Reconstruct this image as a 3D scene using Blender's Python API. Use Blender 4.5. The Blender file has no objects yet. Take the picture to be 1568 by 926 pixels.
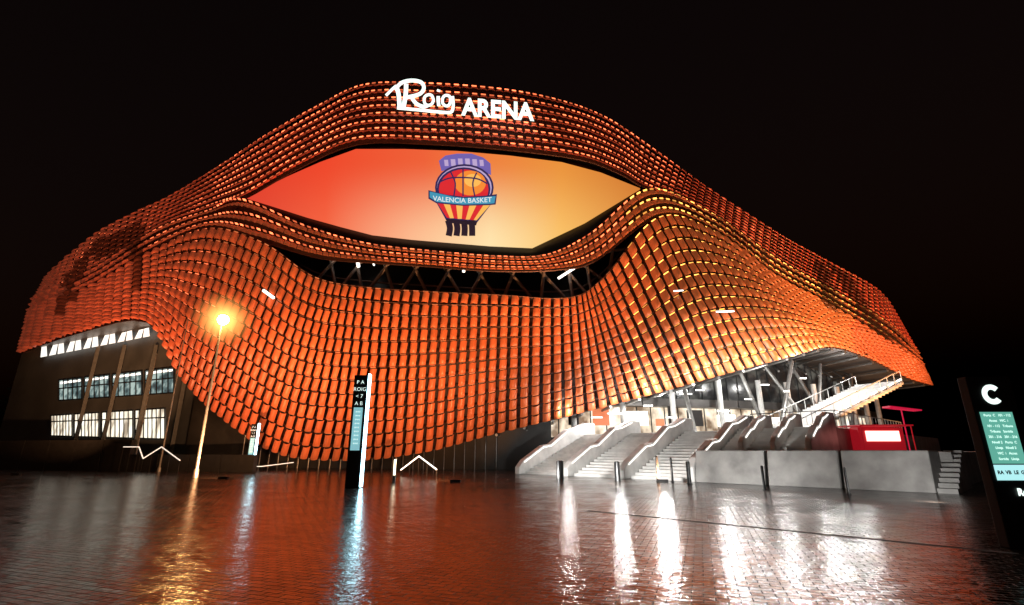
import bpy, bmesh, math, random
from mathutils import Vector, Matrix
random.seed(7)
scn=bpy.context.scene
scn.view_settings.view_transform='Standard'; scn.view_settings.look='None'; scn.view_settings.exposure=0
# ---------------------------------------------------------------- survey camera
CZ=1.6; FPX=760.0; PT=math.atan(227/FPX); cp,sp=math.cos(PT),math.sin(PT)
cd=bpy.data.cameras.new("camera"); cam=bpy.data.objects.new("camera",cd); scn.collection.objects.link(cam)
cam.location=(0,0,CZ); cam.rotation_euler=(math.pi/2+PT,0,0)
cd.sensor_width=36; cd.lens=36*FPX/1568; cd.clip_end=3000; scn.camera=cam
def ray(u,v):
    x=u-784; c=463-v
    return x, FPX*cp-c*sp, c*cp+FPX*sp
def F(X):
    return 42+(0.0052 if X<0 else 0.0075)*X*X
def K(z):
    k=0
    if z>14: k+=0.22*(z-14)
    if z<12: k+=4*((12-max(z,0))/12)**2
    return k
def W(u,v,off=0.0):
    """point of the arena's curved facade (offset outwards/inwards)"""
    x,y,z=ray(u,v); a=x/y; b=z/y
    f=lambda Y: Y-(F(a*Y)+K(CZ+b*Y)+off)
    Y=30.0; prev=f(Y); best=(abs(prev),Y)
    while Y<95:
        n=f(Y+1.0)
        if abs(n)<best[0]: best=(abs(n),Y+1.0)
        if prev<0<=n:
            lo,hi=Y,Y+1.0
            for _ in range(14):
                m=(lo+hi)/2
                if f(m)<0: lo=m
                else: hi=m
            Y=(lo+hi)/2
            return Vector((a*Y,Y,CZ+b*Y))
        prev=n; Y+=1.0
    Y=best[1]
    return Vector((a*Y,Y,CZ+b*Y))
def G(u,v):
    x,y,z=ray(u,v); t=-CZ/z
    return Vector((x*t,y*t,0))
# ---------------------------------------------------------------- materials
def mat(name,col,rough=0.6,metal=0.0,emis=None,es=0.0,noise=0.0,nscale=3.0,bump=0.0,sampling=None):
    m=bpy.data.materials.new(name); m.use_nodes=True; nt=m.node_tree; b=nt.nodes['Principled BSDF']
    b.inputs['Base Color'].default_value=(*col,1); b.inputs['Roughness'].default_value=rough; b.inputs['Metallic'].default_value=metal
    if emis: b.inputs['Emission Color'].default_value=(*emis,1); b.inputs['Emission Strength'].default_value=es
    if noise>0 or bump>0:
        tc=nt.nodes.new('ShaderNodeTexCoord'); n=nt.nodes.new('ShaderNodeTexNoise'); n.inputs['Scale'].default_value=nscale; n.inputs['Detail'].default_value=6
        nt.links.new(tc.outputs['Object'],n.inputs['Vector'])
        if noise>0:
            r=nt.nodes.new('ShaderNodeValToRGB'); r.color_ramp.elements[0].position=.3; r.color_ramp.elements[1].position=.7
            r.color_ramp.elements[0].color=(*[c*(1-noise) for c in col],1); r.color_ramp.elements[1].color=(*[min(1,c*(1+noise)) for c in col],1)
            nt.links.new(n.outputs['Fac'],r.inputs['Fac']); nt.links.new(r.outputs['Color'],b.inputs['Base Color'])
        if bump>0:
            bp=nt.nodes.new('ShaderNodeBump'); bp.inputs['Strength'].default_value=bump; nt.links.new(n.outputs['Fac'],bp.inputs['Height']); nt.links.new(bp.outputs['Normal'],b.inputs['Normal'])
    if sampling: m.cycles.emission_sampling=sampling
    return m
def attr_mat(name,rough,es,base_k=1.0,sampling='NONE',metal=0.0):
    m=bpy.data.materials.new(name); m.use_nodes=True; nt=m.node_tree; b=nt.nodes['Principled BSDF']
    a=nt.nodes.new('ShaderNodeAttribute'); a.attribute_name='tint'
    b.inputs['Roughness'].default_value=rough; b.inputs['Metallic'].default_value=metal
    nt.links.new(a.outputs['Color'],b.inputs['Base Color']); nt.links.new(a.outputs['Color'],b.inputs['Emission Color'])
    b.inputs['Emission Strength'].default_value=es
    if sampling: m.cycles.emission_sampling=sampling
    return m
M_dark=mat('dark_cladding',(0.02,0.014,0.012),.6,noise=.4)
M_black=mat('black_metal',(0.012,0.012,0.013),.4,.2)
M_back=mat('skin_backing',(0.022,0.008,0.005),.7,noise=.5,nscale=.6)
M_conc=mat('grey_concrete',(0.34,0.33,0.32),.55,noise=.32,nscale=1.1,bump=.12)
M_white=mat('pale_concrete',(0.72,0.71,0.69),.45,noise=.18,nscale=1.3,bump=.08)
M_steel=mat('steel',(0.22,0.21,0.20),.4,.6,noise=.2)
M_led=mat('white_led',(.8,.8,.8),.4,emis=(1,.96,.88),es=2.4)
M_ledcool=mat('cool_led',(.8,.8,.8),.4,emis=(.45,.85,1),es=10)
M_letter=mat('lit_letter',(.8,.8,.8),.4,emis=(.80,1.0,.93),es=1.5)
M_soffit=mat('soffit_metal',(0.10,0.09,0.085),.45,.3,noise=.3,nscale=.5)
# ---------------------------------------------------------------- builders
def empty(name,loc=(0,0,0)):
    e=bpy.data.objects.new(name,None); e.location=loc; scn.collection.objects.link(e); return e
def mk(name,vs,fs,m,parent=None,cols=None,smooth=False,uvs=None):
    me=bpy.data.meshes.new(name); me.from_pydata([tuple(v) for v in vs],[],fs); me.update()
    if cols:
        at=me.color_attributes.new('tint','FLOAT_COLOR','POINT')
        for i,c in enumerate(cols): at.data[i].color=(*c,1)
    if uvs:
        ul=me.uv_layers.new(name='UVMap')
        for l in me.loops: ul.data[l.index].uv=uvs[l.vertex_index]
    if smooth:
        for p in me.polygons: p.use_smooth=True
    o=bpy.data.objects.new(name,me); scn.collection.objects.link(o)
    if m: me.materials.append(m)
    if parent:
        o.parent=parent; o.matrix_parent_inverse=Matrix.Translation(-Vector(parent.location))
    return o
class MB:
    def __init__(s): s.v=[]; s.f=[]; s.c=[]
    def quadv(s,a,b,c,d,col=None):
        n=len(s.v); s.v+= [a,b,c,d]; s.f.append((n,n+1,n+2,n+3)); s.c+= [col]*4
    def hexa(s,P):
        n=len(s.v); s.v+=P; s.c+=[None]*8
        for f in ((0,3,2,1),(4,5,6,7),(0,1,5,4),(1,2,6,5),(2,3,7,6),(3,0,4,7)): s.f.append(tuple(n+i for i in f))
    def box(s,x0,x1,y0,y1,z0,z1,fr=None):
        P=[Vector(p) for p in ((x0,y0,z0),(x1,y0,z0),(x1,y1,z0),(x0,y1,z0),(x0,y0,z1),(x1,y0,z1),(x1,y1,z1),(x0,y1,z1))]
        if fr: P=[fr(p) for p in P]
        s.hexa(P)
    def tube(s,a,b,r0,r1=None,n=8):
        a=Vector(a); b=Vector(b); r1=r0 if r1 is None else r1
        d=(b-a).normalized(); t=Vector((0,0,1)) if abs(d.z)<.9 else Vector((1,0,0)); e=d.cross(t).normalized(); g=d.cross(e)
        k=len(s.v)
        for i in range(n):
            w=e*math.cos(i*2*math.pi/n)+g*math.sin(i*2*math.pi/n); s.v+=[a+w*r0,b+w*r1]; s.c+=[None]*2
        for i in range(n):
            j=(i+1)%n; s.f.append((k+2*i,k+2*j,k+2*j+1,k+2*i+1))
        s.f.append(tuple(k+2*i for i in range(n))); s.f.append(tuple(k+2*i+1 for i in range(n))[::-1])
    def prism(s,poly,ext,fr):
        n=len(poly); k=len(s.v)
        for a in ext:
            for (b,z) in poly: s.v.append(fr(Vector((a,b,z)))); s.c.append(None)
        s.f.append(tuple(range(k,k+n))); s.f.append(tuple(range(k+n,k+2*n))[::-1])
        for i in range(n):
            j=(i+1)%n; s.f.append((k+i,k+j,k+n+j,k+n+i))
    def out(s,name,m,parent=None,smooth=False,bevel=0):
        hc=bool(s.c) and s.c[0] is not None
        o=mk(name,s.v,s.f,m,parent,smooth=smooth,cols=s.c if hc else None)
        if not hc:
            bm=bmesh.new(); bm.from_mesh(o.data); bmesh.ops.recalc_face_normals(bm,faces=bm.faces); bm.to_mesh(o.data); bm.free()
        if bevel:
            b=o.modifiers.new('bevel','BEVEL'); b.width=bevel; b.segments=2
        return o
def text_geo(body,size=1.0,bold=0.0,extr=0.0,res=3):
    c=bpy.data.curves.new('t','FONT'); c.body=body; c.size=size; c.offset=bold; c.extrude=extr; c.resolution_u=res; c.align_x='CENTER'; c.align_y='CENTER'
    o=bpy.data.objects.new('t',c); scn.collection.objects.link(o); bpy.context.view_layer.update()
    me=o.evaluated_get(bpy.context.evaluated_depsgraph_get()).to_mesh()
    vs=[v.co.copy() for v in me.vertices]; fs=[tuple(p.vertices) for p in me.polygons]
    bpy.data.objects.remove(o); bpy.data.curves.remove(c)
    return vs,fs
# ================================================================ GROUND
gm=bpy.data.materials.new('wet_square_paving'); gm.use_nodes=True; nt=gm.node_tree; b=nt.nodes['Principled BSDF']
Lk=nt.links.new; N=nt.nodes.new
def vm(op,a=None,b_=None):
    n=N('ShaderNodeVectorMath'); n.operation=op
    for i,x in enumerate((a,b_)):
        if x is None: continue
        if isinstance(x,(tuple,float)): n.inputs[i].default_value=x if isinstance(x,tuple) else (x,)*3
        else: Lk(x,n.inputs[i])
    return n.outputs[0]
BW,BH=.26,.13
tc=N('ShaderNodeTexCoord'); mp=N('ShaderNodeMapping'); mp.inputs['Rotation'].default_value=(0,0,math.radians(20))
Lk(tc.outputs['Object'],mp.inputs['Vector'])
br=N('ShaderNodeTexBrick'); br.offset=0.5; br.inputs['Scale'].default_value=1.0; br.inputs['Brick Width'].default_value=BW; br.inputs['Row Height'].default_value=BH
br.inputs['Mortar Size'].default_value=.007; br.inputs['Mortar Smooth'].default_value=.5
br.inputs['Color1'].default_value=(.034,.025,.020,1); br.inputs['Color2'].default_value=(.070,.050,.040,1); br.inputs['Mortar'].default_value=(.012,.010,.009,1)
Lk(mp.outputs[0],br.inputs['Vector'])
cell=vm('FLOOR',vm('DIVIDE',mp.outputs[0],(BW,BH,1.0)))
wn_=N('ShaderNodeTexWhiteNoise'); wn_.noise_dimensions='3D'; Lk(cell,wn_.inputs['Vector'])
tilt=vm('MULTIPLY',vm('SUBTRACT',wn_.outputs['Color'],(.5,.5,.5)),(.030,.055,0.0))
n1=N('ShaderNodeTexNoise'); n1.inputs['Scale'].default_value=.35; n1.inputs['Detail'].default_value=6; n1.inputs['Roughness'].default_value=.6; Lk(tc.outputs['Object'],n1.inputs['Vector'])
rr=N('ShaderNodeMapRange'); rr.inputs[1].default_value=.35; rr.inputs[2].default_value=.65; rr.inputs[3].default_value=.05; rr.inputs[4].default_value=.17
Lk(n1.outputs['Fac'],rr.inputs[0])
ma=N('ShaderNodeMath'); ma.operation='MULTIPLY_ADD'; Lk(wn_.outputs['Value'],ma.inputs[0]); ma.inputs[1].default_value=.09; Lk(rr.outputs[0],ma.inputs[2])
mb_=N('ShaderNodeMath'); mb_.operation='MULTIPLY_ADD'; Lk(br.outputs['Fac'],mb_.inputs[0]); mb_.inputs[1].default_value=.35; Lk(ma.outputs[0],mb_.inputs[2]); Lk(mb_.outputs[0],b.inputs['Roughness'])
sl_=N('ShaderNodeMath'); sl_.operation='MULTIPLY_ADD'; Lk(br.outputs['Fac'],sl_.inputs[0]); sl_.inputs[1].default_value=-.5; sl_.inputs[2].default_value=.62; Lk(sl_.outputs[0],b.inputs['Specular IOR Level'])
mx=N('ShaderNodeMixRGB'); mx.blend_type='MULTIPLY'; mx.inputs[0].default_value=.7; Lk(br.outputs['Color'],mx.inputs[1])
r2=N('ShaderNodeValToRGB'); r2.color_ramp.elements[0].color=(.4,.4,.4,1); r2.color_ramp.elements[0].position=.3; r2.color_ramp.elements[1].position=.7; Lk(n1.outputs['Fac'],r2.inputs['Fac']); Lk(r2.outputs['Color'],mx.inputs[2])
Lk(mx.outputs[0],b.inputs['Base Color'])
n2=N('ShaderNodeTexNoise'); n2.inputs['Scale'].default_value=11.0; n2.inputs['Detail'].default_value=3; Lk(tc.outputs['Object'],n2.inputs['Vector'])
b1=N('ShaderNodeBump'); b1.inputs['Strength'].default_value=.8; b1.inputs['Distance'].default_value=.008; b1.invert=True; Lk(br.outputs['Fac'],b1.inputs['Height'])
b2=N('ShaderNodeBump'); b2.inputs['Strength'].default_value=.5; b2.inputs['Distance'].default_value=.016; Lk(n2.outputs['Fac'],b2.inputs['Height']); Lk(b1.outputs['Normal'],b2.inputs['Normal'])
Lk(vm('NORMALIZE',vm('ADD',b2.outputs['Normal'],tilt)),b.inputs['Normal'])
mk('ground',[(-900,-300,0),(900,-300,0),(900,1500,0),(-900,1500,0)],[(0,1,2,3)],gm)
d=MB(); A=G(900,782); B=G(1560,848)
n=Vector((-(B-A).y,(B-A).x,0)).normalized()*.07; zz=Vector((0,0,.004))
d.quadv(A-n+zz,B-n+zz,B+n+zz,A+n+zz); d.out('drainage_channel',mat('iron_grate',(.01,.01,.01),.7))
# ================================================================ ARENA
AR=empty('sports_arena',(0,50,0))
ST=[
[(33,541),(50,480),(50,480),(60,455),(60,455),(75,425)],
[(130,508),(140,440),(140,440),(150,410),(150,410),(163,352)],
[(228,494),(235,385),(235,385),(245,350),(245,350),(262,301)],
[(282,580),(322,350),(322,350),(322,322),(322,322),(345,250)],
[(345,640),(405,372),(405,372),(374,306),(374,306),(412,206)],
[(430,692),(482,424),(490,396),(470,346),(460,258),(490,162)],
[(540,702),(560,440),(570,403),(560,372),(548,222),(560,130)],
[(650,690),(660,447),(660,409),(660,384),(660,222),(655,128)],
[(760,662),(765,452),(760,416),(760,392),(780,231),(770,137)],
[(880,633),(872,456),(852,414),(836,390),(890,246),(860,155)],
[(1000,602),(925,424),(912,400),(905,356),(950,268),(930,182)],
[(1110,572),(1005,334),(1005,334),(990,290),(990,290),(1005,232)],
[(1205,547),(1088,352),(1088,352),(1085,325),(1085,325),(1090,293)],
[(1268,532),(1182,420),(1182,420),(1185,395),(1185,395),(1190,358)],
[(1325,548),(1262,464),(1262,464),(1265,440),(1265,440),(1272,404)],
[(1385,578),(1348,518),(1348,518),(1350,490),(1350,490),(1343,446)],
[(1425,590),(1410,560),(1410,560),(1400,535),(1400,535),(1376,492)]]
NS=len(ST)-1
def cr(p0,p1,p2,p3,t):
    return tuple(.5*((2*b_)+(-a_+c_)*t+(2*a_-5*b_+4*c_-d_)*t*t+(-a_+3*b_-3*c_+d_)*t**3) for a_,b_,c_,d_ in zip(p0,p1,p2,p3))
def guide(g,s):
    s=max(0,min(NS-1e-6,s)); i=int(s); t=s-i
    q=lambda k: ST[max(0,min(NS,k))][g]
    return cr(q(i-1),q(i),q(i+1),q(i+2),t)
def uvf(ga,gb,s,t):
    a=guide(ga,s); c=guide(gb,s); return a[0]+(c[0]-a[0])*t, a[1]+(c[1]-a[1])*t
def inpoly(p,poly):
    x,y=p; r=False; n=len(poly)
    for i in range(n):
        x1,y1=poly[i]; x2,y2=poly[(i+1)%n]
        if (y1>y)!=(y2>y) and x<(x2-x1)*(y-y1)/(y2-y1)+x1: r=not r
    return r
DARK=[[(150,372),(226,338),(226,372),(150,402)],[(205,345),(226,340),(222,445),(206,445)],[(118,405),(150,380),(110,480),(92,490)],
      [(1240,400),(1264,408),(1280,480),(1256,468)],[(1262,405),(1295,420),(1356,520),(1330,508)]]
def lerp3(a,b,t): t=max(0,min(1,t)); return tuple(x+(y-x)*t for x,y in zip(a,b))
C_red=(.66,.085,.032); C_or=(.66,.145,.042); C_left=(.52,.095,.042); C_gold=(.72,.21,.055)
tiles=MB(); leds=MB()
def add_family(ga,gb,rows,m,q0,q1,p0,p1,fam,bul,tilt):
    for k in range(rows):
        for j in range(NS*m):
            s0=j/m; ds=1/m
            uc=uvf(ga,gb,s0+ds/2,(k+.5)/rows)
            a=uvf(ga,gb,s0,k/rows); c=uvf(ga,gb,s0,(k+1)/rows)
            if abs(a[1]-c[1])<1.5: continue
            Pc=W(*uc); Pr=W(*uvf(ga,gb,s0+ds,(k+.5)/rows)); Pl=W(*uvf(ga,gb,s0,(k+.5)/rows)); Pu=W(*uvf(ga,gb,s0+ds/2,(k+1)/rows)); Pd=W(*uvf(ga,gb,s0+ds/2,k/rows))
            w=(Pr-Pl).length; h=(Pu-Pd).length
            nrm=(Pr-Pl).cross(Pu-Pd).normalized()
            if nrm.y>0: nrm=-nrm
            rx=uc[0]
            base=lerp3(C_left,C_or,(rx-180)/320)
            if fam=='U': base=lerp3(C_left,C_red,(rx-150)/300)
            base=lerp3(base,C_gold,(rx-980)/180*.7) if fam!='U' else base
            if rx>1300: base=lerp3(base,C_red,.5)
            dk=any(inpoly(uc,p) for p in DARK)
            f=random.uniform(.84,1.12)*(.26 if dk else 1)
            col=tuple(x*f for x in base)
            k0=len(tiles.v); PN=7; PS=[p0+(p1-p0)*i/(PN-1) for i in range(PN)]; QS=(q0,q0+(q1-q0)*.12,(q0+q1)/2,q1)
            jit=random.uniform(-.03,.03)*w; tw=random.uniform(-.05,.05)
            for qi,q in enumerate(QS):
                for p in PS:
                    pp=(p-p0)/(p1-p0); qq=(q-q0)/(q1-q0)
                    ps=p+ (.05+tw)*(qq-.5)
                    lo=Pl.lerp(Pr,ps)+(Pu-Pd)*(q-.5)+(Pc-(Pl+Pr)/2)
                    off=bul*w*math.sqrt(max(0,1-(2*pp-1)**2))*(.55 if qi==0 else 1)+tilt*h*(1-qq)+.06+jit
                    tiles.v.append(lo+nrm*off); tiles.c.append(col)
            for r in range(3):
                for c_ in range(PN-1):
                    i=k0+r*PN+c_; tiles.f.append((i,i+1,i+PN+1,i+PN))
            r0=q1+.05; r1=min(.99,r0+(.16 if fam!='L' else .08))
            if fam=='L' and 330<rx<960: lc=tuple(x*.20 for x in (1,.25,.08))
            elif rx>=960 and fam!='U': lc=(1.3,.55,.10)
            elif rx>=1150: lc=(1,.26,.07)
            else: lc=(1.1,.20,.07)
            lf=random.choice((.3,.7,1,1.3)); lc=tuple(x*lf*(.25 if dk else 1) for x in lc)
            if rx<330: lc=tuple(x*.6 for x in lc)
            e=lambda p,q: Pl.lerp(Pr,p)+(Pu-Pd)*(q-.5)+nrm*(.10+tilt*h*.4)
            leds.quadv(e(.22,r0),e(.78,r0),e(.78,r1),e(.22,r1),lc)
add_family(4,5,8,9,.05,.66,.05,.95,'U',.28,.40)
add_family(2,3,3,9,.05,.70,.05,.95,'M',.30,.40)
add_family(0,1,13,7,.02,.86,.16,.84,'L',.32,.16)
M_tile=attr_mat('orange_louvre',.42,.20)  # louvres emit a little themselves, standing in for LED light on them
M_leddot=attr_mat('orange_led',.5,2.6)
tiles.out('louvre_skin',M_tile,AR,smooth=True); leds.out('louvre_led_lights',M_leddot,AR)
def shell(name,ga,gb,off,m,s0=0,s1=NS,nt_=6,e0=0,e1=1,per=3):
    n=int((s1-s0)*per); vs=[];fs=[]
    for i in range(n+1):
        s=s0+(s1-s0)*i/n
        for j in range(nt_+1):
            vs.append(W(*uvf(ga,gb,s,e0+(e1-e0)*j/nt_),off))
    for i in range(n):
        for j in range(nt_):
            a=i*(nt_+1)+j; fs.append((a,a+nt_+1,a+nt_+2,a+1))
    return mk(name,vs,fs,m,AR,smooth=True)
shell('backing_upper',4,5,.55,M_back); shell('backing_mid',2,3,.55,M_back); shell('backing_lower',0,1,.55,M_back,nt_=12)
shell('eye_surround',3,4,.95,M_black,4,11,6,-.06,1.06)
shell('recess_wall',1,2,5.0,mat('recess_glass',(.018,.014,.012),.3,noise=.5,nscale=.4),4,11,4,-1.2,2.0)
rails=MB()
def rail(g0,g1,t,s0=0,s1=NS):
    n=int((s1-s0)*4); prev=None
    for i in range(n+1):
        p=W(*uvf(g0,g1,s0+(s1-s0)*i/n,t))-Vector((0,.1,0))
        if prev is not None: rails.tube(prev,p,.07,n=5)
        prev=p
for k in range(9): rail(4,5,k/8)
for k in range(4): rail(2,3,k/3)
for k in range(14): rail(0,1,k/13)
rails.out('louvre_rails',mat('rail_metal',(.06,.02,.012),.5,.4),AR)
vs=[];fs=[];n=48
for i in range(n+1):
    s=NS*i/n; p=W(*guide(5,s),.55)
    vs+= [p, Vector((p.x*.9,p.y+14,p.z-1)), Vector((p.x*.72,p.y+45,p.z-4)), Vector((p.x*.72,p.y+45,0))]
for i in range(n):
    for j in range(3):
        a=i*4+j; fs.append((a,a+4,a+5,a+1))
mk('roof',vs,fs,M_dark,AR)
# ---- screen
SC_T=[(378,303),(400,290),(440,270),(490,248),(545,228),(620,228),(700,231),(780,238),(860,248),(920,264),(980,288)]
SC_B=[(378,304),(420,317),(470,333),(520,347),(570,360),(630,367),(690,372),(750,377),(815,380),(895,342),(980,290)]
vs=[];uvs=[];fs=[];nj=8
def interp(L,t):
    x=t*(len(L)-1); i=min(int(x),len(L)-2); f=x-i; return tuple(a+(b_-a)*f for a,b_ in zip(L[i],L[i+1]))
ni=60
for i in range(ni+1):
    a=interp(SC_B,i/ni); c=interp(SC_T,i/ni)
    for j in range(nj+1):
        u=a[0]+(c[0]-a[0])*j/nj; v=a[1]+(c[1]-a[1])*j/nj
        vs.append(W(u,v,.6)); uvs.append(((u-378)/602,(380-v)/152))
for i in range(ni):
    for j in range(nj):
        a=i*(nj+1)+j; fs.append((a,a+nj+1,a+nj+2,a+1))
sm=bpy.data.materials.new('led_screen_picture'); sm.use_nodes=True; nt=sm.node_tree; b=nt.nodes['Principled BSDF']
tc=nt.nodes.new('ShaderNodeTexCoord'); sx=nt.nodes.new('ShaderNodeSeparateXYZ'); nt.links.new(tc.outputs['UV'],sx.inputs[0])
def ramp(stops):
    r=nt.nodes.new('ShaderNodeValToRGB'); e=r.color_ramp.elements
    while len(e)<len(stops): e.new(.5)
    for x,(p,c) in zip(e,stops): x.position=p; x.color=(*c,1)
    return r
rt=ramp([(0,(.74,.045,.022)),(.2,(.86,.065,.025)),(.45,(.86,.12,.04)),(.62,(.86,.22,.05)),(.8,(.82,.29,.045)),(1,(.62,.18,.03))])
rb=ramp([(0,(.76,.07,.04)),(.2,(.92,.14,.06)),(.42,(.98,.50,.28)),(.62,(1.0,.78,.42)),(.8,(.96,.54,.14)),(1,(.76,.28,.05))])
nt.links.new(sx.outputs[0],rt.inputs[0]); nt.links.new(sx.outputs[0],rb.inputs[0])
mx=nt.nodes.new('ShaderNodeMixRGB'); mr=nt.nodes.new('ShaderNodeMapRange'); mr.inputs[1].default_value=.0; mr.inputs[2].default_value=.92; mr.interpolation_type='SMOOTHSTEP'
nt.links.new(sx.outputs[1],mr.inputs[0]); nt.links.new(mr.outputs[0],mx.inputs[0]); nt.links.new(rb.outputs[0],mx.inputs[1]); nt.links.new(rt.outputs[0],mx.inputs[2])
b.inputs['Base Color'].default_value=(.01,.01,.01,1); b.inputs['Roughness'].default_value=.6; b.inputs['Specular IOR Level'].default_value=.1
nt.links.new(mx.outputs[0],b.inputs['Emission Color']); b.inputs['Emission Strength'].default_value=1.0
mk('led_screen',vs,fs,sm,AR,uvs=uvs)
def emat(name,c,s=1.0): return mat(name,(.01,.01,.01),.7,emis=c,es=s,sampling='NONE')
LZ=[.50]
def lpoly(name,pts,m):
    LZ[0]-=.012
    vs=[W(u,v,LZ[0]) for u,v in pts]; cx=sum(p[0] for p in pts)/len(pts); cy=sum(p[1] for p in pts)/len(pts)
    vs.append(W(cx,cy,LZ[0])); n=len(pts); mk(name,vs,[(i,(i+1)%n,n) for i in range(n)],m,AR)
def ell(cx,cy,rx,ry,a0=0,a1=360,n=28):
    return [(cx+rx*math.cos(math.radians(a0+(a1-a0)*i/n)),cy-ry*math.sin(math.radians(a0+(a1-a0)*i/n))) for i in range(n+(0 if a1-a0==360 else 1))]
def ribbon(pts,w,offs,m,name,parent=AR,thick=0.0,sub=5):
    P=[]
    n=len(pts)
    for i in range(n-1):
        g=lambda k: pts[max(0,min(n-1,k))]
        for k in range(sub): P.append(cr(g(i-1),g(i),g(i+1),g(i+2),k/sub))
    P.append(pts[-1]); L=[];R=[]
    for i,p in enumerate(P):
        a=P[max(0,i-1)]; c=P[min(len(P)-1,i+1)]; dx,dy=c[0]-a[0],c[1]-a[1]; l=math.hypot(dx,dy) or 1
        nx,ny=-dy/l*w/2,dx/l*w/2; L.append((p[0]+nx,p[1]+ny)); R.append((p[0]-nx,p[1]-ny))
    vs=[];fs=[]
    for l,r in zip(L,R): vs+=[W(*l,offs),W(*r,offs)]
    for i in range(len(P)-1): fs.append((2*i,2*i+1,2*i+3,2*i+2))
    o=mk(name,vs,fs,m,parent)
    if thick:
        md=o.modifiers.new('s','SOLIDIFY'); md.thickness=thick; md.offset=0
    return o
navy=emat('logo_navy',(.03,.02,.09)); purp=emat('logo_purple',(.16,.12,.42)); lil=emat('logo_lilac',(.50,.38,.62)); red=emat('logo_red',(.72,.022,.03)); ora=emat('logo_orange',(.92,.26,.035)); yel=emat('logo_yellow',(.98,.50,.10))
blu=emat('logo_blue',(.05,.30,.46)); wht=emat('logo_white',(.8,.85,.85)); blk=emat('logo_black',(.015,.008,.02))
lpoly('logo_crown',[(676,262),(672,246),(682,238),(700,235),(722,235),(740,241),(751,250),(752,268),(740,262),(690,258)],purp)
for k,(u0,u1) in enumerate(((680,686),(690,697),(701,708),(712,719),(723,730),(734,740))):
    lpoly('logo_crown_gap',[(u0,242+abs(k-2.5)),(u1,242+abs(k-2.5)),(u1+1,254),(u0+1,254)],lil)
lpoly('logo_outline',ell(711,287,45,36),navy)
lpoly('logo_arc',ell(711,287,42,33),lil)
lpoly('logo_ball_edge',ell(710,289,41,33),navy)
lpoly('logo_ball',ell(710,290,38,31),red)
lpoly('logo_ball_glow',ell(720,280,24,19),ora)
lpoly('logo_ball_light',ell(724,276,13,10),yel)
for pts in ([(709,258),(709,275),(709,300)],[(690,263),(697,280),(695,300)],[(730,264),(724,280),(727,300)],[(674,278),(692,272),(728,273),(746,281)]):
    LZ[0]-=.012; ribbon(pts,2.2,LZ[0],navy,'logo_seam')
lpoly('logo_cone_edge',[(666,306),(754,310),(731,340),(683,337)],navy)
st=[(668,308),(678,309),(688,309),(698,310),(709,310),(720,310),(731,311),(742,311),(752,312)]
sb=[(684,333),(689,334),(695,334),(701,335),(707,335),(713,336),(719,336),(725,337),(730,337)]
for i in range(8):
    lpoly('logo_cone_stripe',[st[i],st[i+1],sb[i+1],sb[i]],(red,yel)[i%2])
lpoly('logo_banner_edge',[(656,291),(668,296),(710,301),(750,299),(761,297),(759,313),(748,314),(708,315),(668,311),(656,304)],navy)
lpoly('logo_banner',[(658,293),(668,298),(710,303),(750,301),(759,300),(757,311),(747,312),(708,313),(669,309),(658,302)],blu)
for k in range(4):
    LZ[0]-=.012; ribbon([(686+k*12,337),(689+k*11.3,349),(687+k*12,361)],9.5,LZ[0],blk,'logo_net')
lpoly('logo_net_hem',[(683,335),(731,339),(729,345),(684,341)],blk)
vs,fs=text_geo('VALENCIA BASKET',1,.01)
ws=max(v.x for v in vs)*2; LZ[0]-=.03
mk('logo_text',[W(708+v.x/ws*90,307-v.y*10.5+((v.x/ws)*2)**2*-2.5+v.x/ws*2,LZ[0]) for v in vs],fs,wht,AR)
# ---- rooftop lettering
vs,fs=text_geo('ARENA',1,.035,.02,4); ws=max(v.x for v in vs)-min(v.x for v in vs)
mk('sign_letters_arena',[W(762+v.x/ws*112,168.5-v.y*37+v.x/ws*9,-1.4-v.z*14) for v in vs],fs,M_letter,AR)
for i,(pts,w) in enumerate([([(591,146),(600,137),(607,131)],4),([(605,131),(610,142),(612,164)],6.5),([(622,128),(621,146),(618,163)],6.5),
    ([(607,134),(616,126),(631,123),(645,126),(649,135),(642,144),(622,149)],5.5),([(629,147),(637,158),(648,163),(655,161)],5.5),
    ([(664,153),(661,146),(655,145),(650,149),(650,157),(655,161),(661,159),(664,153)],4.2),([(671,147),(671,154),(672,162)],5),([(671,140),(672,137)],5),
    ([(690,153),(688,147),(682,146),(678,150),(678,158),(683,162),(688,160),(690,153)],4.2),([(693,147),(694,158),(693,168),(688,172),(670,171),(640,168),(608,165)],4.5)]):
    ribbon(pts,w,-1.4-.04*i,M_letter,'sign_letter_stroke_%d'%i,thick=.02)
sup=MB()
for u in range(600,820,18): sup.tube(W(u,150+(u-600)*.08,-1.35),W(u,150+(u-600)*.08,.3),.06)
sup.out('sign_brackets',M_steel,AR)
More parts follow.
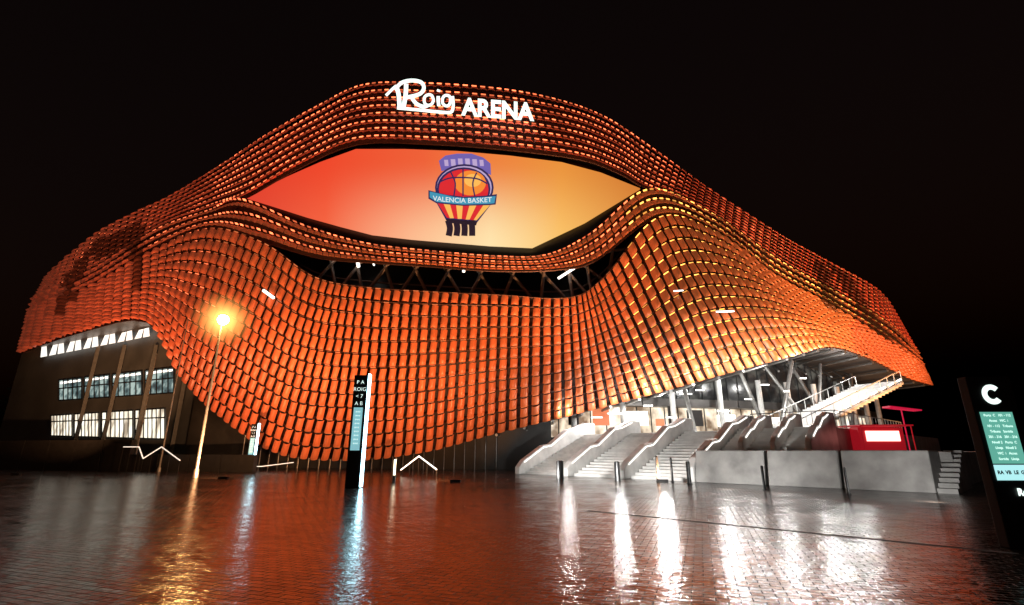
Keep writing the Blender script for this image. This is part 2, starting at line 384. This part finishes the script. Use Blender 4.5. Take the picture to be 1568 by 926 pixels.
# ---- open gallery in the gap
tr=MB()
for s in [5+.5*i for i in range(11)]:
    tr.tube(W(*uvf(1,2,s,-.4),2.2),W(*uvf(1,2,s+.35,1.3),2.2),.16)
    tr.tube(W(*uvf(1,2,s+.5,-.4),2.4),W(*uvf(1,2,s+.15,1.3),2.4),.16)
for s in [4.7+.25*i for i in range(24)]:
    tr.tube(W(*uvf(1,2,s,.25),2.6),W(*uvf(1,2,s+.25,.25),2.6),.08)
tr.out('gallery_truss',mat('truss_steel',(.26,.20,.17),.5,.2),AR)
tl=MB()
for (a,c,r) in (((545,384),(549,408),.16),((507,388),(514,396),.12),((711,404),(710,416),.13),((855,426),(886,406),.12),((412,450),(427,461),.14),((1090,482),(1116,481),.08),((1026,451),(1040,450),.06),((570,400),(573,406),.08)):
    tl.tube(W(*a,.1 if a[0] in(412,1090,1026) else 1.6)+Vector((0,-1.1 if a[0] in(412,1090,1026) else 0,0)),W(*c,.1 if a[0] in(412,1090,1026) else 1.6)+Vector((0,-1.1 if a[0] in(412,1090,1026) else 0,0)),r)
tl.out('gallery_tube_lights',M_led,AR)
vs=[];fs=[];n=60
for i in range(n+1):
    s=6.5+(NS-6.5)*i/n; p=W(*guide(0,s),.3)
    vs+=[p,Vector((p.x*.97+1,p.y+16,p.z+.5))]
for i in range(n): fs.append((2*i,2*i+2,2*i+3,2*i+1))
mk('soffit',vs,fs,M_soffit,AR)
vs=[];fs=[];n=16
for i in range(n+1):
    s=3.4*i/n; p=W(*guide(0,s),.3); vs+=[p,Vector((p.x*.93,p.y+5,p.z))]
for i in range(n): fs.append((2*i,2*i+2,2*i+3,2*i+1))
mk('soffit_west',vs,fs,M_soffit,AR)
rb_=MB()
for i in range(22):
    s=8+8*i/22; p=W(*guide(0,s),.3); q=Vector((p.x*.97+1,p.y+14,p.z+.3)); rb_.tube(p-Vector((0,0,.2)),q-Vector((0,0,.2)),.13)
rb_.out('soffit_ribs',M_steel,AR)
pl=MB(); prev=None
for i in range(25):
    s=3.3+5.4*i/24; u,v=guide(0,s); p=W(u,v,2.6); q=Vector((p.x,p.y,0)); p2=Vector((p.x,p.y,max(.8,p.z+.4)))
    if prev: pl.quadv(prev[0],q,p2,prev[1])
    prev=(q,p2)
pl.out('plinth_wall',mat('plinth_concrete',(.035,.032,.03),.45,noise=.3,nscale=.7,bump=.1),AR)
gp_=MB()
for i in range(26):
    s=4.4+3.6*i/25; u,v=guide(0,s); p=W(u,v,2.0); gp_.tube(Vector((p.x,p.y,0)),Vector((p.x,p.y,max(1.0,p.z+.3))),.05,n=6)
gp_.out('plinth_posts',M_steel,AR)
# ---- west glazed facade
WA=Vector((-62,62,0)); WB=Vector((-32.5,51.5,0)); wd=(WB-WA).normalized(); wn=Vector((wd.y,-wd.x,0))
if wn.y>0: wn=-wn
def PW(u,v,o=0):
    x,y,z=ray(u,v); r=Vector((x,y,z)); c=Vector((0,0,CZ)); A0=WA+wn*o
    t=(A0-c).dot(wn)/r.dot(wn); return c+r*t
wl=MB(); wl.hexa([WA,WB,WB-wn*.5,WA-wn*.5]+[p+Vector((0,0,16)) for p in (WA,WB,WB-wn*.5,WA-wn*.5)])
wl.out('west_wall',mat('west_wall_panel',(.075,.078,.08),.5,noise=.25,nscale=.4),AR)
def winmat(name,c1,c2,c3,sx_,sz_,st_):
    m=bpy.data.materials.new(name); m.use_nodes=True; nt=m.node_tree; b=nt.nodes['Principled BSDF']
    tc=nt.nodes.new('ShaderNodeTexCoord'); mp=nt.nodes.new('ShaderNodeMapping'); mp.inputs['Scale'].default_value=(sx_,sx_,sz_); nt.links.new(tc.outputs['Object'],mp.inputs['Vector'])
    v=nt.nodes.new('ShaderNodeTexNoise'); v.inputs['Scale'].default_value=1; v.inputs['Detail'].default_value=3; nt.links.new(mp.outputs[0],v.inputs['Vector'])
    r=nt.nodes.new('ShaderNodeValToRGB'); e=r.color_ramp.elements; e.new(.5)
    for x,(p,c) in zip(e,((.38,c1),(.5,c2),(.62,c3))): x.position=p; x.color=(*c,1)
    nt.links.new(v.outputs['Fac'],r.inputs[0]); nt.links.new(r.outputs[0],b.inputs['Emission Color']); b.inputs['Emission Strength'].default_value=st_
    b.inputs['Base Color'].default_value=(.02,.02,.02,1); b.inputs['Roughness'].default_value=.15
    return m
wu=winmat('office_glazing_upper',(.03,.05,.055),(.10,.16,.16),(.40,.50,.46),1.2,.9,1.1)
wlw=winmat('office_glazing_lower',(.30,.24,.17),(.80,.70,.54),(1.0,.95,.80),1.6,.35,1.6)
def wq(mb,u0,u1,vt0,vt1,vb0,vb1,o):
    mb.quadv(PW(u0,vb0,o),PW(u1,vb1,o),PW(u1,vt1,o),PW(u0,vt0,o))
w1=MB();w2=MB();w3=MB();fr=MB()
def line_v(u,a,b_): return a[1]+(b_[1]-a[1])*(u-a[0])/(b_[0]-a[0])
for (u0,u1) in ((90,125),(129,167),(172,217),(222,266)):
    tT=lambda u: line_v(u,(88,582),(266,562)); tB=lambda u: line_v(u,(88,613),(266,601))
    wq(w1,u0,u1,tT(u0),tT(u1),tB(u0),tB(u1),.06)
    wq(w3,u0+2,u1-2,tT(u0)+3,tT(u1)+3,tT(u0)+6,tT(u1)+6,.10)
    k=5
    for i in range(k+1):
        u=u0+(u1-u0)*i/k; fr.tube(PW(u,tB(u),.15),PW(u,tT(u),.15),.07,n=4)
    for f in (0,.42,1): fr.tube(PW(u0,tT(u0)*(1-f)+tB(u0)*f,.15),PW(u1,tT(u1)*(1-f)+tB(u1)*f,.15),.08,n=4)
for (u0,u1) in ((78,110),(114,151),(156,203),(207,252)):
    tT=lambda u: line_v(u,(80,636),(251,625)); tB=lambda u: line_v(u,(80,667),(251,672))
    wq(w2,u0,u1,tT(u0),tT(u1),tB(u0),tB(u1),.06)
    k=7
    for i in range(k+1):
        u=u0+(u1-u0)*i/k; fr.tube(PW(u,tB(u),.15),PW(u,tT(u),.15),.06,n=4)
    for f in (0,.3,1): fr.tube(PW(u0,tT(u0)*(1-f)+tB(u0)*f,.15),PW(u1,tT(u1)*(1-f)+tB(u1)*f,.15),.07,n=4)
w1.out('office_windows_upper',wu,AR); w2.out('office_windows_lower',wlw,AR); w3.out('office_ceiling_lights',M_led,AR); fr.out('window_frames',M_black,AR)
pil=MB()
for (ut,ub) in ((270,262),(218.5,205),(169,154),(126,112)):
    a=PW(ut,530,.3); bb=PW(ub,690,.3); bb.z=0; a=Vector((bb.x,bb.y,a.z)); pil.tube(bb,a,.25,n=4)
pil.out('wall_pilasters',mat('pilaster_concrete',(.085,.085,.085),.6,noise=.2),AR)
z3=MB(); n=13
for i in range(n):
    u0=62+170*i/n; u1=62+170*(i+.78)/n
    tt=lambda u: line_v(u,(62,527),(232,500)); tb=lambda u: line_v(u,(62,548),(232,515))
    sl=(4 if i%2 else -1)
    z3.quadv(PW(u0,tb(u0)-1,.6),PW(u1,tb(u1)-1,.6),PW(u1+sl,tt(u1)+1,.6),PW(u0+sl+3,tt(u0)+1,.6))
z3.out('west_soffit_lights',mat('soffit_light',(.8,.8,.8),.5,emis=(.95,.95,.88),es=1.2),AR)
# ================================================================ ENTRANCE STAIRS
A0=Vector((0.3,37.8,0)); B0=Vector((16.6,20.7,0)); ea=(B0-A0).normalized(); eb=Vector((-ea.y,ea.x,0))
def LF(p): return A0+ea*p.x+eb*p.y+Vector((0,0,p.z))
ES=empty('entrance_staircase',(12,32,0))
pf=MB(); pf.box(-1.5,18.6,8,46,0,2.9,LF); pf.box(13.4,18.6,6.2,8.05,0,2.92,LF); pf.box(18.62,24.0,3.1,46,0,1.55,LF)
pf.out('platform',M_conc,ES)
stp=MB()
def flight(a0,a1,b0,z0,n,rise,tread):
    for i in range(n): stp.box(a0,a1,b0+i*tread,b0+n*tread+.02-.001*i,z0+(i*rise if i else 0),z0+(i+1)*rise,LF)
for (a0,a1) in ((.35,4.3),(4.9,8.7),(9.3,13.1)): flight(a0,a1,.6,0,17,.17,.43)
flight(13.9,18.5,3.1,1.62,8,.16,.38)
stp.out('steps',M_white,ES)
pp=MB(); hl=MB()
def parapet(a,th,b0,z0,b1,z1,h=.95):
    pr=[(b0-.5,z0+h*.5),(b0,z0+h)]; L=b1-b0; D=z1-z0
    for f,g in ((.28,.36),(.40,.40),(.68,.80),(.80,.84),(1,1)): pr.append((b0+L*f,z0+h+D*g))
    pp.prism([(b0-.5,0)]+pr+[(b1+1.2,z1+h),(b1+1.2,0)],(a-th/2,a+th/2),LF)
    for s_ in (-1,1):
        o=s_*(th/2+.03)
        for p,q in zip(pr[1:-1],pr[2:]): hl.tube(LF(Vector((a+o,p[0],p[1]-.14))),LF(Vector((a+o,q[0],q[1]-.14))),.022,n=5)
for a in (.1,4.6,9.0): parapet(a,.45,.5,0,7.9,2.9)
parapet(13.4,.45,.5,.3,7.9,2.9)
for a in (15.2,16.9,18.6): parapet(a,.3,3.0,1.65,6.2,2.9,.8)
pp.out('parapets',M_white,ES,bevel=.04); hl.out('handrail_lights',M_led,ES)
blk_=MB()
for (a0,a1) in ((13.65,17.2),(17.35,20.35),(20.5,23.6)):
    blk_.prism([(0,0),(.35,1.62),(3.05,1.62),(3.05,0)],(a0,a1),LF)
blk_.out('stair_blocks',M_conc,ES,bevel=.05)
es2=MB()
for i in range(9):
    es2.box(23.62,24.25,.2+i*.5,5,.0+(i*.18 if i else 0),(i+1)*.18,LF)
es2.out('side_steps',M_conc,ES)
fr_=MB()
for a in [13.8+i*.6 for i in range(9)]: fr_.tube(LF(Vector((a,8.1,2.9))),LF(Vector((a,8.1,3.9))),.02,n=5)
fr_.tube(LF(Vector((13.8,8.1,3.9))),LF(Vector((18.6,8.1,3.9))),.03,n=6)
for i in range(20): fr_.tube(LF(Vector((18.65,8.1+i,2.9))),LF(Vector((18.65,8.1+i,3.9))),.02,n=5)
fr_.tube(LF(Vector((18.65,8.1,3.9))),LF(Vector((18.65,27.1,3.9))),.03,n=6)
fr_.out('guard_rail',M_steel,ES)
us=MB(); ul=MB(); S=Vector((22,43,2.9)); E=Vector((37.5,51,8.2)); NN=26
dd=(E-S); side=Vector((-dd.y,dd.x,0)).normalized()*2.0
for i in range(NN):
    p=S+dd*(i/NN); q=S+dd*((i+1)/NN); z=p.z+dd.z/NN
    P=[Vector((p.x,p.y,p.z-.35))-side,Vector((q.x,q.y,p.z-.35))-side,Vector((q.x,q.y,p.z-.35))+side,Vector((p.x,p.y,p.z-.35))+side]
    us.hexa(P+[Vector((v.x,v.y,z)) for v in P])
for s_ in (-1,1):
    o=side*s_*1.05
    for i in range(0,NN+1,2):
        p=S+dd*(i/NN)+o; us.tube(p-Vector((0,0,.3)),p+Vector((0,0,1.0)),.035,n=5)
    us.tube(S+o+Vector((0,0,1.0)),E+o+Vector((0,0,1.0)),.05,n=6); us.tube(S+o-Vector((0,0,.2)),E+o-Vector((0,0,.2)),.14,n=6)
for i in range(11):
    p=S+dd*((i+.3)/11)-side*1.12; q=S+dd*((i+.7)/11)-side*1.12; ul.tube(p+Vector((0,0,.25)),q+Vector((0,0,.25)),.10,n=5)
us.out('upper_flight',M_white,ES); ul.out('upper_flight_lights',M_led,ES)
# ---- lobby
LP=[Vector((3,51,0)),Vector((13,53,0)),Vector((24,56,0)),Vector((36,61,0)),Vector((50,72,0))]
lob=winmat('lobby_interior',(.20,.13,.08),(.75,.62,.46),(1.0,.94,.82),.55,.45,1.4)
lob2=winmat('upper_glazing',(.006,.006,.007),(.03,.03,.03),(.16,.16,.14),.4,.6,.6)
l1=MB();l2=MB();l3=MB();l4=MB();l5=MB()
for a,c in zip(LP[:-1],LP[1:]):
    z=lambda p,h: Vector((p.x,p.y,h))
    l1.quadv(z(a,2.9),z(c,2.9),z(c,6.0),z(a,6.0)); l2.quadv(z(a,6.8),z(c,6.8),z(c,16),z(a,16))
    nn=Vector(((c-a).y,-(c-a).x,0)).normalized()
    l3.hexa([z(a,6.0)+nn*1.5,z(c,6.0)+nn*1.5,z(c,6.0)-nn*.2,z(a,6.0)-nn*.2,z(a,6.8)+nn*1.5,z(c,6.8)+nn*1.5,z(c,6.8)-nn*.2,z(a,6.8)-nn*.2])
    L=(c-a).length; k=int(L/1.5)
    for i in range(k+1):
        p=a.lerp(c,i/k)+nn*.08; l4.tube(z(p,2.9),z(p,6),.06,n=4); l4.tube(z(p,6.8),z(p,15),.05,n=4)
    for i in range(int(L/4)):
        p=a.lerp(c,(i+.5)/(int(L/4)))+nn*2.4; l5.tube(z(p,2.9),z(p,9),.28,n=12)
l1.out('lobby_glazing',lob,AR); l2.out('lobby_glazing_upper',lob2,AR); l3.out('lobby_slab',M_soffit,AR); l4.out('lobby_mullions',M_black,AR); l5.out('lobby_columns',M_white,AR)
sh=MB(); sh2=MB(); sh3=MB()
for (x,y,w,h,mb) in ((8,50.2,1.6,1.9,sh),(11.2,50.8,2.4,1.4,sh2),(5.5,49.5,1.0,1.2,sh3),(18,52,1.5,1.6,sh3),(21.5,53,1.8,1.2,sh2),(16,51.8,.7,2.0,sh3),(26,54,2.4,1.0,sh2),(14.6,51.5,.8,.7,sh)):
    mb.box(x,x+w,y,y+.3,4.0,4.0+h)
sh.out('shop_sign_orange',mat('shop_orange',(.4,.1,.05),.5,emis=(.8,.22,.08),es=.8),AR); sh2.out('shop_sign_white',mat('shop_white',(.6,.6,.6),.5,emis=(1,.95,.8),es=2.0),AR); sh3.out('kiosk_panels',M_dark,AR)
vcol=MB()
for (x,y,z0,x2,y2,z2) in ((31,52,2.9,27,54,11.5),(31,52,2.9,35,56,11),(36,55,0,32,57,11.5),(36,55,0,41,60,10.5),(25,50,2.9,24,53,11),(17,47.5,2.9,17,50,9),(24.5,47,2.9,29,51,10.5)):
    vcol.tube((x,y,z0),(x2,y2,z2),.22,.18,n=10)
for i in range(9): vcol.tube((24+2*i,50+i*1.0,9.6),(25.5+2*i,54+i,11),.1,n=6)
vcol.out('raking_columns',M_steel,AR)
sl=MB()
for (u,v,l) in ((1040,604,26),(1098,630,24),(1065,598,18),(930,634,30),(1140,612,14),(1200,600,10),(905,640,22),(985,622,18),(1020,640,20),(1165,590,16),(1130,640,16),(1225,580,12)):
    x,y,z=ray(u,v); yy=random.uniform(48,52); t=yy/y; p=Vector((x*t,yy,CZ+z*t)); sl.box(p.x,p.x+l*.05,yy-.1,yy,p.z,p.z+.12)
sl.out('ceiling_strip_lights',M_led,AR)
# red bar kiosk standing on the lower terrace
kx,ky=22.3,31.0; RK=empty('red_lit_kiosk',(kx,ky,1.55))
k=MB(); k.box(kx-1.35,kx+1.35,ky,ky+1.6,1.55,2.95); k.box(kx-1.6,kx+1.6,ky-.6,ky+1.8,3.02,3.10)
for dx in (-1.5,1.5): k.tube((kx+dx,ky-.5,1.55),(kx+dx,ky-.5,3.03),.03)
k.out('kiosk_body',mat('kiosk_red',(.25,.015,.02),.5,emis=(.5,.01,.02),es=.5),RK)
k=MB(); k.box(kx-.95,kx+1.05,ky-.07,ky-.01,2.15,2.75); k.out('kiosk_menu_screen',mat('kiosk_screen',(.8,.5,.5),.5,emis=(1,.30,.26),es=4.5),RK)
k=MB(); k.hexa([Vector(p) for p in ((kx+.9,ky,4.15),(kx+2.8,ky,3.95),(kx+2.8,ky+.7,3.95),(kx+.9,ky+.7,4.15),(kx+.9,ky,4.25),(kx+2.8,ky,4.02),(kx+2.8,ky+.7,4.02),(kx+.9,ky+.7,4.25))])
k.tube((kx+1.8,ky+.35,1.55),(kx+1.8,ky+.35,4.05),.035)
k.out('kiosk_canopy',mat('canopy_red',(.1,.01,.02),.5,emis=(.6,.01,.05),es=.9),RK)
# ================================================================ STREET FURNITURE
def street_lamp(base,h):
    e=empty('street_lamp',base); m=MB()
    m.tube(base,base+Vector((0,0,.5)),.16,.15,12); m.tube(base+Vector((0,0,.5)),base+Vector((0,0,h)),.10,.055,12); m.tube(base+Vector((0,0,h)),base+Vector((.35,-.5,h+.12)),.05,.04)
    m.out('pole',M_steel,e)
    hd=MB(); p=base+Vector((.35,-.5,h+.05)); hd.box(p.x-.20,p.x+.20,p.y-.2,p.y+.25,p.z+.16,p.z+.24); hd.out('lamp_head',M_black,e)
    c=p-Vector((0,0,.12))
    bpy.ops.mesh.primitive_uv_sphere_add(segments=20,ring_count=12,radius=.34,location=c); o=bpy.context.object; o.name='lamp_globe'
    o.data.materials.append(mat('sodium_lamp',(1,.8,.5),.5,emis=(1,.60,.20),es=190)); o.parent=e; o.matrix_parent_inverse=Matrix.Translation(-base)
    bpy.ops.mesh.primitive_uv_sphere_add(segments=24,ring_count=16,radius=2.6,location=c); o=bpy.context.object; o.name='lamp_glare_halo'  # glare halo around the lamp, added as an emitting volume
    vmat=bpy.data.materials.new('lamp_glare_halo'); vmat.use_nodes=True; nt=vmat.node_tree; nt.nodes.clear()
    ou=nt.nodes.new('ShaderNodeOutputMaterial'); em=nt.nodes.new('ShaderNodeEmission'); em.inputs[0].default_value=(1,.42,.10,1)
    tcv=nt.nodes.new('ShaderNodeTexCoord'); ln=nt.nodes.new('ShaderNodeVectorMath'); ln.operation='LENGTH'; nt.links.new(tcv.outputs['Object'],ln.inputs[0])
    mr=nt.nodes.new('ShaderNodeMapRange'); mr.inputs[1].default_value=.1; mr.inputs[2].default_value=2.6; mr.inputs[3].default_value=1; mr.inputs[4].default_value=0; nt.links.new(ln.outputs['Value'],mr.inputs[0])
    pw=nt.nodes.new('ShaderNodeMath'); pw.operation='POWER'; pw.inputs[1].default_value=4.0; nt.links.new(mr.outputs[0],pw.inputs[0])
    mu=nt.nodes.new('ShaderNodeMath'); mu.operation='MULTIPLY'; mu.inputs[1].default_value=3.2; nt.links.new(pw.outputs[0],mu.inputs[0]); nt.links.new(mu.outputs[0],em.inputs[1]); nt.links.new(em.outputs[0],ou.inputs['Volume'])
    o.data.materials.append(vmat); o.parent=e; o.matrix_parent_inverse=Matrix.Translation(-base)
    return e
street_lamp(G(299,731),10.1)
def mast(u,v,h):
    b0=G(u,v); e=empty('flagpole',b0); m=MB(); m.tube(b0,b0+Vector((0,0,.3)),.14,.14,10); m.tube(b0+Vector((0,0,.3)),b0+Vector((0,0,h)),.07,.03,8); m.out('pole',M_steel,e)
    s=MB(); s.tube(b0+Vector((0,0,h)),b0+Vector((0,0,h+.12)),.06,.02,8); s.out('finial',M_steel,e)
mast(243,722,12.5); mast(203,720,10.0)
def label(name,body,c,right,size,m,parent,bold=.01,up=Vector((0,0,1))):
    vs,fs=text_geo(body,size,bold); mk(name,[c+right*v.x+up*v.y for v in vs],fs,m,parent)
M_panel=mat('totem_panel_lit',(.2,.4,.4),.4,emis=(.25,.55,.60),es=.9)
def totem(base,w,h,d,name='information_totem',rot=0.0):
    e=empty(name,base); R=Matrix.Rotation(rot,3,'Z'); fr2=lambda p: base+R@p
    m=MB(); m.box(-w/2,w/2,-d/2,d/2,0,h,fr2); m.out('slab',M_black,e,bevel=.02)
    m=MB(); m.box(-w*.33,w*.30,-d/2-.03,-d/2-.004,h*.32,h*.70,fr2); m.out('map_panel',M_panel,e)
    m=MB(); m.box(w/2+.004,w/2+.07,-d/2-.02,d/2,.05,h+.05,fr2); m.out('edge_light',M_ledcool,e)
    right=R@Vector((1,0,0)); f=R@Vector((0,-d/2-.05,0))
    for i,tx in enumerate(('P A','ROIG','< 7','A B')):
        label('totem_text',tx,base+f+Vector((0,0,h*(.93-.065*i))),right,w*.38,M_letter,e,-.004)
    for i in range(9): label('map_line','llll ll lll',base+f+Vector((0,0,h*(.66-.035*i))),right,w*.13,M_letter,e,.0)
    return e
totem(G(540,747),.66,5.05,.28)
totem(G(381,722),.55,3.7,.25)
totem(G(84,706),.45,2.9,.3)
SB=Vector((8.9,9.3,0)); CS=empty('gate_sign',SB)
m=MB(); m.box(8.49,9.31,9.3,9.5,0,2.93); m.out('slab',mat('sign_slab',(.006,.006,.006),.7),CS,bevel=.015)
m=MB(); m.box(8.57,9.16,9.285,9.296,1.38,2.28); m.out('timetable_panel',mat('timetable',(.1,.3,.25),.4,emis=(.12,.42,.33),es=1.0),CS)
m=MB(); m.box(8.57,9.16,9.285,9.296,1.10,1.36); m.out('logo_panel',mat('logo_panel',(.3,.5,.5),.4,emis=(.42,.82,.84),es=1.1),CS)
vs=[];fs=[]; n=40; cx,cz=8.89,2.60
for i in range(n+1):
    a=math.radians(42+276*i/n)
    for r in (.09,.18): vs.append((cx+r*math.cos(a),9.288,cz+r*math.sin(a)))
for i in range(n): fs.append((2*i,2*i+1,2*i+3,2*i+2))
o=mk('letter_c',vs,fs,M_letter,CS); md=o.modifiers.new('s','SOLIDIFY'); md.thickness=.015
X=Vector((1,0,0)); rows=['Porta  C','Acces','101 - 112','Tribuna','201 - 216','Nivell 2','Llotja','WC  i','Sortida']
dkm=mat('sign_ink',(.01,.03,.03),.5)
for i,t_ in enumerate(rows):
    label('timetable_line',t_+'   '+rows[(i*5+2)%9],Vector((8.865,9.28,2.22-i*.095)),X,.060,M_letter,CS,.0)
for i in range(4): label('logo_panel_text',('RA','VB','LE','GV')[i],Vector((8.65+i*.14,9.28,1.23)),X,.085,dkm,CS,.004)
label('sign_footer','Roig',Vector((9.00,9.28,.90)),X,.16,M_letter,CS,.008)
for (u,v,h,w) in ((858,733,1.0,.42),(946,737,1.0,.3),(1056,741,1.05,.2),(1171,750,.95,.11),(1300,757,.95,.09),(1008,738,1.3,.14),(1030,738,1.2,.12)):
    p=G(u,v); e=empty('bollard',p); m=MB(); m.tube(p,p+Vector((0,0,h)),w/2,w/2,14); m.tube(p+Vector((0,0,h)),p+Vector((0,0,h+.04)),w/2*.9,w/2*.6,14); m.tube(p,p+Vector((0,0,.04)),w/2+.04,w/2+.03,14)
    m.out('post',M_black,e)
def lit_rail(name,pts,pw=.05,lm=None):
    e=empty(name,pts[0]); m=MB(); l=MB()
    for a,c in zip(pts[:-1],pts[1:]):
        l.tube(a,c,pw,n=6)
        for i in range(2):
            p=a.lerp(c,i/2); m.tube(Vector((p.x,p.y,0)),p,.02,n=5)
    m.tube(Vector((pts[-1].x,pts[-1].y,0)),pts[-1],.02,n=5)
    m.out('posts',M_black,e); l.out('rail_light',lm or M_led,e)
def gp(u,v,z): p=G(u,v); return Vector((p.x,p.y,z))
dim=mat('dim_led',(.8,.8,.8),.4,emis=(1,.92,.8),es=.9)
lit_rail('lit_handrail',[gp(613,728,.35),gp(640,728,1.25),gp(668,732,.5)],.04)
lit_rail('lit_handrail',[gp(181,722,1.9),gp(205,722,1.9),gp(215,722,1.0),gp(240,722,1.9),gp(272,724,.9)],.04,dim)
lit_rail('lit_handrail',[gp(316,722,.5),gp(350,722,.35),gp(400,722,.4),gp(448,722,.7)],.03,dim)
p=gp(603,738,0); e=empty('light_bollard',p); m=MB(); m.tube(p,p+Vector((0,0,.35)),.09); m.tube(p+Vector((0,0,1.15)),p+Vector((0,0,1.22)),.10); m.out('post',M_steel,e); m=MB(); m.tube(p+Vector((0,0,.35)),p+Vector((0,0,1.15)),.06); m.out('lamp',mat('warm_lamp',(1,.9,.7),.5,emis=(1,.85,.6),es=3.5),e)
m=MB()
for i in range(15):
    t0=i/15; t1=(i+.97)/15; a=Vector((-66,53,0)).lerp(Vector((-20,40.5,0)),t0); c=Vector((-66,53,0)).lerp(Vector((-20,40.5,0)),t1); h=2.5 if i<11 else 1.3
    up=Vector((0,0,h)); bk=Vector((.1,.4,0)); m.hexa([a,c,c+bk,a+bk,a+up,c+up,c+bk+up,a+bk+up])
m.out('perimeter_wall',mat('perimeter_panel',(.012,.011,.011),.5,noise=.3))
vs=[];fs=[]
for (x0,x1,y0,hh) in ((-150,-82,95,13),(85,190,110,9)):
    for tnum in range(14):
        cx=random.uniform(x0,x1); cy=y0+random.uniform(-10,15); H=hh*random.uniform(.7,1.15)
        k=len(vs); vs+=[(cx-.3,cy,0),(cx+.3,cy,0),(cx+.12,cy,H*.7),(cx-.12,cy,H*.7)]; fs.append((k,k+1,k+2,k+3))
        for i in range(420):
            dv=Vector([random.gauss(0,1) for _ in range(3)]).normalized()*random.uniform(.4,1)
            c=Vector((cx,cy,H*.65))+Vector((dv.x*H*.33,dv.y*H*.33,dv.z*H*.36))
            a=Vector([random.gauss(0,1) for _ in range(3)]).normalized()*.45; b_=Vector([random.gauss(0,1) for _ in range(3)]).normalized()*.45
            k=len(vs); vs+=[c-a,c+b_,c+a]; fs.append((k,k+1,k+2))
mk('distant_trees',vs,fs,mat('tree_foliage',(.05,.06,.03),.8,noise=.5,nscale=.6))
m=MB(); m.hexa([Vector(p) for p in ((19.5,20.5,0),(60,38,0),(60,38.4,0),(19.5,20.9,0),(19.5,20.5,1.5),(60,38,1.5),(60,38.4,1.5),(19.5,20.9,1.5))])
for i in range(14):
    t=i/13; m.tube((19.5+40.5*t,20.4+17.5*t,0),(19.5+40.5*t,20.4+17.5*t,1.9),.08)
m.out('boundary_wall',M_dark)
# ================================================================ LIGHTS
def area(name,loc,target,size,power,col,spread=180):
    l=bpy.data.lights.new(name,'AREA'); l.shape='RECTANGLE'; l.size=size; l.size_y=size*.3; l.energy=power; l.color=col; l.spread=math.radians(spread)
    o=bpy.data.objects.new(name,l); scn.collection.objects.link(o); o.location=loc; o.rotation_euler=(Vector(target)-Vector(loc)).to_track_quat('-Z','Y').to_euler(); return o
FL=empty('facade_fill_lights',(0,30,0))  # fill lamps added at ground level to brighten the louvres
for i,(x,y,tx,ty,tz,pw,spd) in enumerate(((-17,31,-30,47,16,1900,110),(-3,28,-14,43,17,2700,110),(12,29.0,0,43,19,2700,100),(26,30,14,45,20,2800,95),(40,37,27,50,22,2700,100),(52,48,42,60,22,1700,110),(-34,36,-50,58,24,1500,80),(8,28,0,45,34,2600,70))):
    o=area('facade_fill_lamp',(x,y,.22),(tx,ty,tz),.5,pw,(1,.47,.20),spd); o.parent=FL; o.matrix_parent_inverse=Matrix.Translation((0,-30,0))
    m=MB(); m.box(x-.28,x+.28,y-.12,y+.12,0,.14); m.out('fill_lamp_housing',M_black,FL)  # small boxes added to house the fill lamps
def pt(name,loc,pw,col,r=.25):
    l=bpy.data.lights.new(name,'POINT'); l.energy=pw; l.color=col; l.shadow_soft_size=r; o=bpy.data.objects.new(name,l); scn.collection.objects.link(o); o.location=loc; return o
DL=empty('entrance_downlights',(12,44,0))
for (x,y,z,pw) in ((4.5,42.5,4.6,200),(8.5,41.5,5.0,500),(12,42.0,6.3,900),(17,42.0,7.6,1100),(22,43,8.6,1100),(27,46,9.2,900),(35,53,9.5,500),(14,48,6.0,400),(23,51,8.5,500),(30,48,9.5,500)):
    o=pt('downlight',(x,y,z),pw,(.97,.97,.94),.12); o.parent=DL; o.matrix_parent_inverse=Matrix.Translation((-12,-44,0))
for (x,y,tx,ty,tz,pw) in ((9,22.5,14,29,1.6,110),(13.5,17.0,19,26,1.6,80),(1,30.5,5,36,1.6,190),(5,26.5,9.5,33,1.8,190)):
    o=area('stair_fill_light',(x,y,.2),(tx,ty,tz),.4,pw,(.98,.96,.92),120); o.parent=DL; o.matrix_parent_inverse=Matrix.Translation((-12,-44,0))  # fill lights added in front to brighten the stair faces
w=bpy.data.worlds.new("World"); scn.world=w; w.use_nodes=True; nt=w.node_tree; bg=nt.nodes['Background']
sk=nt.nodes.new('ShaderNodeTexSky'); sk.sky_type='NISHITA'; sk.sun_disc=False; sk.sun_elevation=math.radians(-4); sk.sun_rotation=math.radians(200)
hs=nt.nodes.new('ShaderNodeMixRGB'); hs.blend_type='MULTIPLY'; hs.inputs[0].default_value=1; hs.inputs[2].default_value=(1,.48,.32,1)
nt.links.new(sk.outputs[0],hs.inputs[1]); nt.links.new(hs.outputs[0],bg.inputs[0]); bg.inputs[1].default_value=.26
sn=bpy.data.lights.new('moonlight','SUN'); sn.energy=.01; sn.angle=math.radians(.5); so=bpy.data.objects.new('moonlight',sn); so.rotation_euler=(math.radians(50),0,math.radians(20)); scn.collection.objects.link(so)
